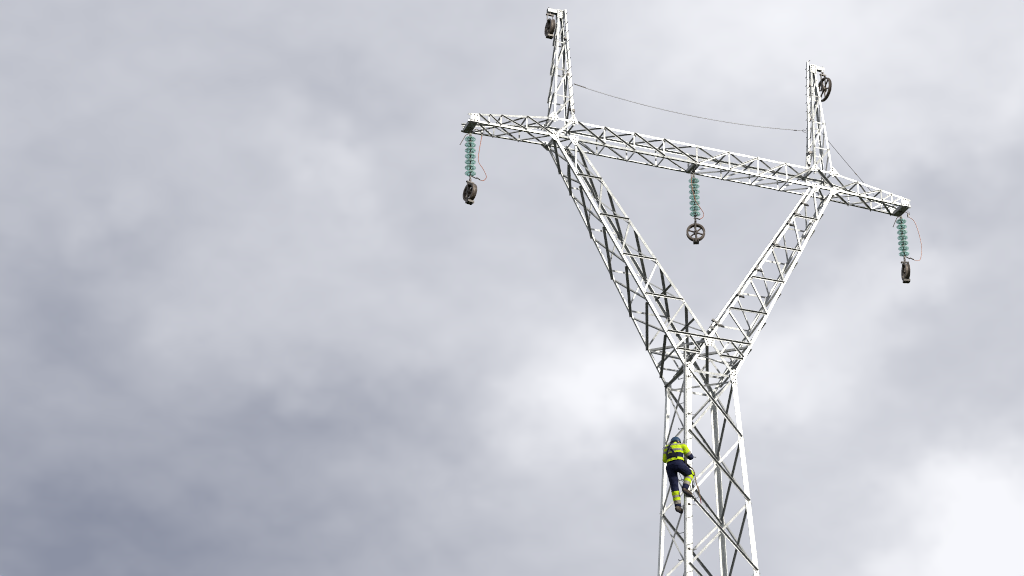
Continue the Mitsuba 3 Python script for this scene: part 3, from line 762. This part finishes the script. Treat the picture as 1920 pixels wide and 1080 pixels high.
def skin_mesh(parts, edge=.014, it=10, rough=0.0, seed=1):
    m = m3.Manifold.batch_boolean(parts, m3.OpType.Add).refine_to_length(edge)
    g = m.to_mesh()
    t = trimesh.Trimesh(g.vert_properties[:, :3], g.tri_verts, process=True)
    v0 = t.vertices.copy()
    trimesh.smoothing.filter_taubin(t, iterations=it)
    mv = t.vertices - v0
    ln = np.linalg.norm(mv, axis=1, keepdims=True)
    t.vertices = np.where(np.isfinite(ln) & (ln < .02), t.vertices, v0)
    if rough:
        nn = t.vertex_normals
        f = meshkit.fbm(t.vertices * V(9, 9, 14), 3, seed) - .5
        f2 = meshkit.fbm(t.vertices * V(22, 22, 30), 2, seed + 7) - .5
        t.vertices = t.vertices + nn * (rough * (1.6 * f + .8 * f2))[:, None]
    return t


j = J_
person = thing('person', 'worker in yellow high-visibility jacket, navy trousers and blue helmet climbing the tower ladder', 'person')


def hand(w, el, side):
    """palm and five bent fingers closing round the rail; w wrist, el elbow"""
    f = unit(w - el)
    inn = unit(MO + V(0, 0, 0) - V(w[0], w[1], 0) + V(0, 0, .0)) * V(1, 1, 0)
    inn = unit(inn + FV * .3)
    up = unit(np.cross(f, inn))
    up = up if up[2] > 0 else -up
    p = w + f * .05
    parts = [bone(w, p, .027, .030), bone(p, p + f * .045 + up * .022, .026, .019), bone(p, p + f * .045 - up * .022, .026, .019)]
    for k, L in enumerate((.038, .043, .040, .032)):
        b = p + f * .055 + up * (.027 - .018 * k)
        c1 = b + f * L * .6 + inn * L * .5
        c2 = c1 + inn * L * .7 - f * L * .1
        c3 = c2 - f * L * .5 + inn * L * .1
        parts += [bone(b, c1, .0092, .0088), bone(c1, c2, .0088, .0082), bone(c2, c3, .0082, .0072)]
    b = p + up * .03 - f * .02
    parts += [bone(b, b + up * .025 + f * .015 + inn * .015, .012, .0105), bone(b + up * .025 + f * .015 + inn * .015, b + up * .022 + f * .035 + inn * .04, .0105, .009)]
    return parts


hd = j['head']
face = unit(FV * .85 + RV * .25 + EZ * .35)
fu = unit(EZ - face * (EZ @ face))
fr = np.cross(face, fu)
bp = [bone(hd + fu * .02, hd - fu * .02 + face * .015, .090, .086), bone(hd - fu * .06 + face * .05, hd - fu * .09 + face * .062, .055, .036), bone(hd - fu * .04, j['neck'], .058, .058),
      bone(hd + face * .088 - fu * .005, hd + face * .112 - fu * .035, .012, .016), bone(hd + fr * .088 - fu * .02, hd + fr * .092 + fu * .02, .014, .017), bone(hd - fr * .088 - fu * .02, hd - fr * .092 + fu * .02, .014, .017),
      bone(hd + face * .075 + fr * .032 + fu * .022, hd + face * .075 + fr * .04 + fu * .022, .016, .014), bone(hd + face * .075 - fr * .032 + fu * .022, hd + face * .075 - fr * .04 + fu * .022, .016, .014), bone(hd + face * .09 - fu * .062 + fr * .02, hd + face * .09 - fu * .062 - fr * .02, .010, .010),
      bone(j['neck'], j['chest'], .06, .10), bone(j['chest'], j['belly'], .10, .09), bone(j['belly'], j['pelvis'], .09, .09), bone(j['neck'], j['shL'], .06, .058), bone(j['neck'], j['shR'], .06, .058)]
for s in 'LR':
    bp += [bone(j['sh' + s], j['el' + s], .055, .042), bone(j['el' + s], j['wa' + s], .042, .027), bone(j['hip' + s], j['kn' + s], .085, .056), bone(j['kn' + s], j['an' + s], .056, .036),
           bone(j['an' + s], j['toe' + s] + EZ * .015, .036, .026)] + hand(j['wa' + s], j['el' + s], s)
add('body', skin_mesh(bp, .010, 6), 'skin', person, smooth=True)

# clothing: jacket and trousers, split into their cloth panels
jk = [bone(j['neck'] - EZ * .01, j['chest'], .075, .150), bone(j['chest'] + RV * .06, j['belly'] + RV * .055, .128, .122), bone(j['chest'] - RV * .06, j['belly'] - RV * .055, .128, .122), bone(j['belly'] + RV * .06, j['pelvis'] + RV * .06 + EZ * .03, .122, .135), bone(j['belly'] - RV * .06, j['pelvis'] - RV * .06 + EZ * .03, .122, .135), bone(j['chest'], j['belly'], .135, .130), bone(j['belly'], j['pelvis'] + EZ * .03, .130, .142),
      bone(j['neck'], j['shL'], .085, .082), bone(j['neck'], j['shR'], .085, .082), bone(j['chest'], j['shL'], .12, .082), bone(j['chest'], j['shR'], .12, .082),
      bone(j['neck'] - EZ * .01 - FV * .02, j['neck'] + EZ * .045, .078, .072)]
for s in 'LR':
    jk += [bone(j['sh' + s], j['el' + s], .082, .066), bone(j['el' + s], j['wa' + s], .064, .044)]
jacket = skin_mesh(jk, .012, 8, .014, 3)
tz = [bone(j['belly'] + RV * .06 - EZ * .05, j['pelvis'] + RV * .065 - EZ * .02, .095, .125), bone(j['belly'] - RV * .06 - EZ * .05, j['pelvis'] - RV * .065 - EZ * .02, .095, .125), bone(j['pelvis'] + RV * .05 - EZ * .02, j['pelvis'] - RV * .05 - EZ * .02, .135, .135), bone(j['pelvis'] + RV * .055 + EZ * .03, j['hipR'], .122, .112), bone(j['pelvis'] - RV * .055 + EZ * .03, j['hipL'], .122, .112), bone(j['hipL'], j['hipR'], .108, .108)]
for s in 'LR':
    tz += [bone(j['hip' + s], j['kn' + s], .122, .086), bone(j['kn' + s], j['an' + s] + EZ * .01, .086, .070)]
trousers = skin_mesh(tz, .012, 8, .012, 11)


def par(p, a, b):
    d = b - a
    t = ((p - a) @ d) / (d @ d)
    return t, np.linalg.norm(p - a - np.outer(np.clip(t, 0, 1), d), axis=1)


def split(mesh, cls, names, holder):
    for k, (nm, mat, raise_) in names.items():
        sel = cls == k
        if sel.any():
            ids = np.nonzero(sel)[0]
            adj = mesh.face_adjacency[sel[mesh.face_adjacency].all(1)]
            for comp in trimesh.graph.connected_components(adj, nodes=ids):
                if len(comp) > 25:
                    sub = mesh.submesh([comp], append=True, repair=False)
                    if raise_:
                        sub.vertices = sub.vertices + sub.vertex_normals * raise_
                    add(nm, sub, mat, holder, smooth=True)


c = jacket.triangles_center
z = c[:, 2] - H
r_ = (c - MO) @ RV
f_ = (c - MO) @ FV
dist = {}
ta = {}
for s in 'LR':
    ta[s], d1 = par(c, j['sh' + s], j['el' + s])
    t2, d2 = par(c, j['el' + s], j['wa' + s])
    dist[s] = (d1, d2)
cls = np.zeros(len(c), int)
zb = z + .10 * (f_ + .45) * 0 - .06 * (r_ + .03)          # bands run slightly askew with the twisted back
for lo, hi, k in ((-7.435, -7.395, 1), (-7.57, -7.525, 1), (-7.725, -7.615, 2)):
    cls[(zb > lo) & (zb < hi)] = k
for s in 'LR':
    d1, d2 = dist[s]
    tors = np.minimum(par(c, j['chest'] + RV * .06, j['belly'] + RV * .055)[1], par(c, j['chest'] - RV * .06, j['belly'] - RV * .055)[1]) / 1.5
    arm = (np.minimum(d1, d2) < tors) & (ta[s] > .15)
    cls[arm] = 0
    g0, g1 = (.60, .84) if s == 'R' else (.36, .56)
    cls[arm & (ta[s] > g0) & (d1 <= d2)] = 1
    cls[arm & (ta[s] > g1)] = 2 if s == 'R' else 0
    cls[arm & (d2 < d1) & ((s == 'R') | (par(c, j['el' + s], j['wa' + s])[0] > .35))] = 2
cls[(cls == 0) & (zb < -7.785) & (np.minimum(dist['L'][1], dist['R'][1]) > .12) & (np.minimum(dist['L'][0], dist['R'][0]) > .12)] = 9
JK = numbered(person + '__jacket')
split(jacket, cls, {0: ('shell', 'hivis_yellow', 0), 1: ('reflective_band', 'band_grey', .004), 2: ('navy_panel', 'navy_cloth', 0)}, JK)
c = trousers.triangles_center
cls = np.full(len(c), 2)
for s, bands, knee in (('L', ((.30, .49, 0), (.49, .60, 1), (.60, .76, 0), (.76, .93, 1)), False), ('R', ((.12, .30, 0), (.30, .42, 1), (.42, .60, 0), (.60, .80, 1)), True)):
    t1, d1 = par(c, j['hip' + s], j['kn' + s])
    t2, d2 = par(c, j['kn' + s], j['an' + s])
    leg = d2 < d1
    o1, o2 = par(c, j['kn' + ('R' if s == 'L' else 'L')], j['an' + ('R' if s == 'L' else 'L')])
    leg &= d2 < o2
    for lo, hi, k in bands:
        cls[leg & (t2 > lo) & (t2 < hi)] = k
    if knee:
        nk = np.linalg.norm(c - j['knR'] - RV * .05 - EZ * .05, axis=1)
        cls[(nk < .085)] = 0
TZ = numbered(person + '__trousers')
split(trousers, cls, {0: ('yellow_band', 'hivis_yellow', .003), 1: ('reflective_band', 'band_grey', .004), 2: ('fabric', 'navy_cloth', 0)}, TZ)
for s in 'LR':
    a, to, he = j['an' + s], j['toe' + s], j['he' + s]
    bm = skin_mesh([bone(a + EZ * .03, a - EZ * .02, .052, .052), bone(a - EZ * .03, to, .050, .040), bone(he, a - EZ * .02, .042, .05), bone(he, to, .040, .040)], .012, 5)
    bk = add('boot', bm, 'boot_brown', person, smooth=True)
    dn = unit(np.cross(np.cross(to - he, EZ), to - he))
    dn = dn if dn[2] < 0 else -dn
    add('sole', skin_mesh([bone(he + dn * .034, to + dn * .032, .030, .032), bone(he + dn * .038, (he + to) / 2 + dn * .030, .030, .028)], .012, 3), 'black_webbing', bk, smooth=True)
# helmet: shell, brim, lower lining
hu = unit(EZ * .93 + FV * .10 - RV * .05)
HR = frame(hu, face)
shell = lathe([(.001, .125), (.045, .118), (.080, .098), (.104, .062), (.113, .020), (.115, -.006), (.110, -.008), (.102, .02), (.075, .08), (.001, .11)], 28)
hk = add('helmet', place(shell, HR, hd + hu * .022), 'helmet_blue', person, smooth=40)
brim = trimesh.util.concatenate([box(V(.135, 0, -.010), (.05, .13, .006))])
add('brim', place(brim, HR, hd + hu * .022), 'helmet_blue', hk)
add('lining', place(lathe([(.100, .0), (.106, -.045), (.098, -.075), (.090, -.070), (.092, .0)], 28), HR, hd + hu * .018 - face * .004), 'black_webbing', hk, smooth=40)
for k in (-1, 0, 1):
    add('ridge', place(tube([V(.105 * math.cos(a), .03 * k, .022 + .107 * math.sin(a)) for a in np.linspace(.5, 2.6, 12)], .007, 6), HR, hd), 'helmet_blue', hk)

# harness, laid over the jacket
tri = jacket.triangles


def hit(o, d):
    a, e1, e2 = tri[:, 0], tri[:, 1] - tri[:, 0], tri[:, 2] - tri[:, 0]
    pv = np.cross(d, e2)
    det = (e1 * pv).sum(1)
    det = np.where(np.abs(det) < 1e-12, 1e-12, det)
    tv = o - a
    u = (tv * pv).sum(1) / det
    qv = np.cross(tv, e1)
    v = (qv @ d) / det
    t = (e2 * qv).sum(1) / det
    ok = (u >= 0) & (v >= 0) & (u + v <= 1) & (t > 0)
    return o + d * t[ok].min() if ok.any() else None


def ribbon(pts, w, mat, name, holder, th=.006):
    """webbing laid on the back of the jacket through (r, z) points"""
    q = []
    for a, b in zip(pts[:-1], pts[1:]):
        for s in np.linspace(0, 1, 9)[:-1]:
            r, zz = a[0] * (1 - s) + b[0] * s, a[1] * (1 - s) + b[1] * s
            h = hit(MO + RV * r - FV * 1.2 + V(0, 0, zz + H), FV)
            if h is not None:
                q.append(h - FV * .006)
    q = np.array(q)
    if len(q) < 3:
        return
    q[1:-1] = (q[:-2] + q[1:-1] + q[2:]) / 3
    tg = np.gradient(q, axis=0)
    tg /= np.linalg.norm(tg, axis=1, keepdims=True)
    sd = np.cross(tg, -FV)
    sd /= np.linalg.norm(sd, axis=1, keepdims=True)
    out = np.cross(sd, tg)
    out = np.where((out @ -FV)[:, None] > 0, out, -out)
    ring = np.stack([q + sd * w / 2, q - sd * w / 2, q - sd * w / 2 + out * th, q + sd * w / 2 + out * th], 1).reshape(-1, 3)
    f = []
    for k in range(len(q) - 1):
        for m_ in range(4):
            a, b = 4 * k + m_, 4 * k + (m_ + 1) % 4
            f += [[a, b, b + 4], [a, b + 4, a + 4]]
    add(name, trimesh.Trimesh(ring, f, process=False), mat, holder)


HN = numbered(person + '__harness')
ribbon([(-.03, -7.36), (-.075, -7.42), (-.10, -7.46)], .045, 'navy_webbing', 'strap', HN)
ribbon([(-.165, -7.40), (-.10, -7.46)], .045, 'navy_webbing', 'strap', HN)
ribbon([(-.10, -7.46), (-.02, -7.55), (.055, -7.66), (.10, -7.76)], .042, 'navy_webbing', 'strap', HN)
ribbon([(-.10, -7.46), (-.145, -7.56), (-.155, -7.66)], .042, 'navy_webbing', 'strap', HN)
ribbon([(-.135, -7.435), (-.07, -7.485)], .075, 'navy_webbing', 'back_pad', HN)
ribbon([(-.165, -7.655), (-.05, -7.645), (.06, -7.66), (.12, -7.68)], .085, 'black_webbing', 'waist_belt', HN)
hb = hit(MO + RV * -.045 - FV * 1.2 + V(0, 0, -7.50 + H), FV)
if hb is not None:
    add('buckle', box(hb - FV * .012, (.05, .012, .05), np.stack([RV, -FV, EZ], 1)), 'strap_alloy', HN)
hp = J(.145, -.25, -7.80)
add('tool_holder', cat([box(hp, (.07, .07, .10), frame(EZ, RV)), cyl(hp + RV * .02, J(.19, -.10, -7.86), .022, 8), cyl(J(.155, -.15, -7.80), J(.21, -.05, -7.88), .015, 8)]), 'black_webbing', HN, smooth=30)

# lanyard hanging from the harness beside the knee
LY = thing('lanyard', 'tan work lanyard with a red end hanging from the harness beside the raised knee', 'rope')
a = J(0.210, -.05, -7.87)
add('webbing', tube(spline([a, J(0.230, 0, -7.95), J(0.240, .02, -8.10), J(0.255, .04, -8.22), J(0.285, .06, -8.36), J(0.305, .08, -8.52)], 8), .011, 6), 'strap_tan', LY, smooth=60)
add('webbing', tube(spline([J(0.095, -.22, -7.80), J(0.155, -.14, -7.83), a], 6), .012, 6), 'strap_tan', LY, smooth=60)
add('loop', tube(spline([J(0.255, .03, -8.12), J(0.190, .03, -8.22), J(0.175, .04, -8.40), J(0.215, .05, -8.50), J(0.275, .06, -8.48), J(0.300, .07, -8.38), J(0.275, .05, -8.24)], 8), .0055, 6), 'wire_grey', LY, smooth=60)
add('loop', tube(spline([J(-.02, -.2, -7.98), J(-.015, -.12, -8.08), J(-0.015, -.1, -8.13), J(0.025, -.1, -8.11)], 8), .0055, 6), 'wire_grey', LY, smooth=60)
add("red_end", cyl(J(.305, .08, -8.52), J(.318, .085, -8.63), .009, 8), "strap_red", LY, smooth=40)
add('snap_hook', cyl(J(0.215, .12, -7.57), J(0.085, .02, -7.56), .006, 6), 'dark_steel', LY)
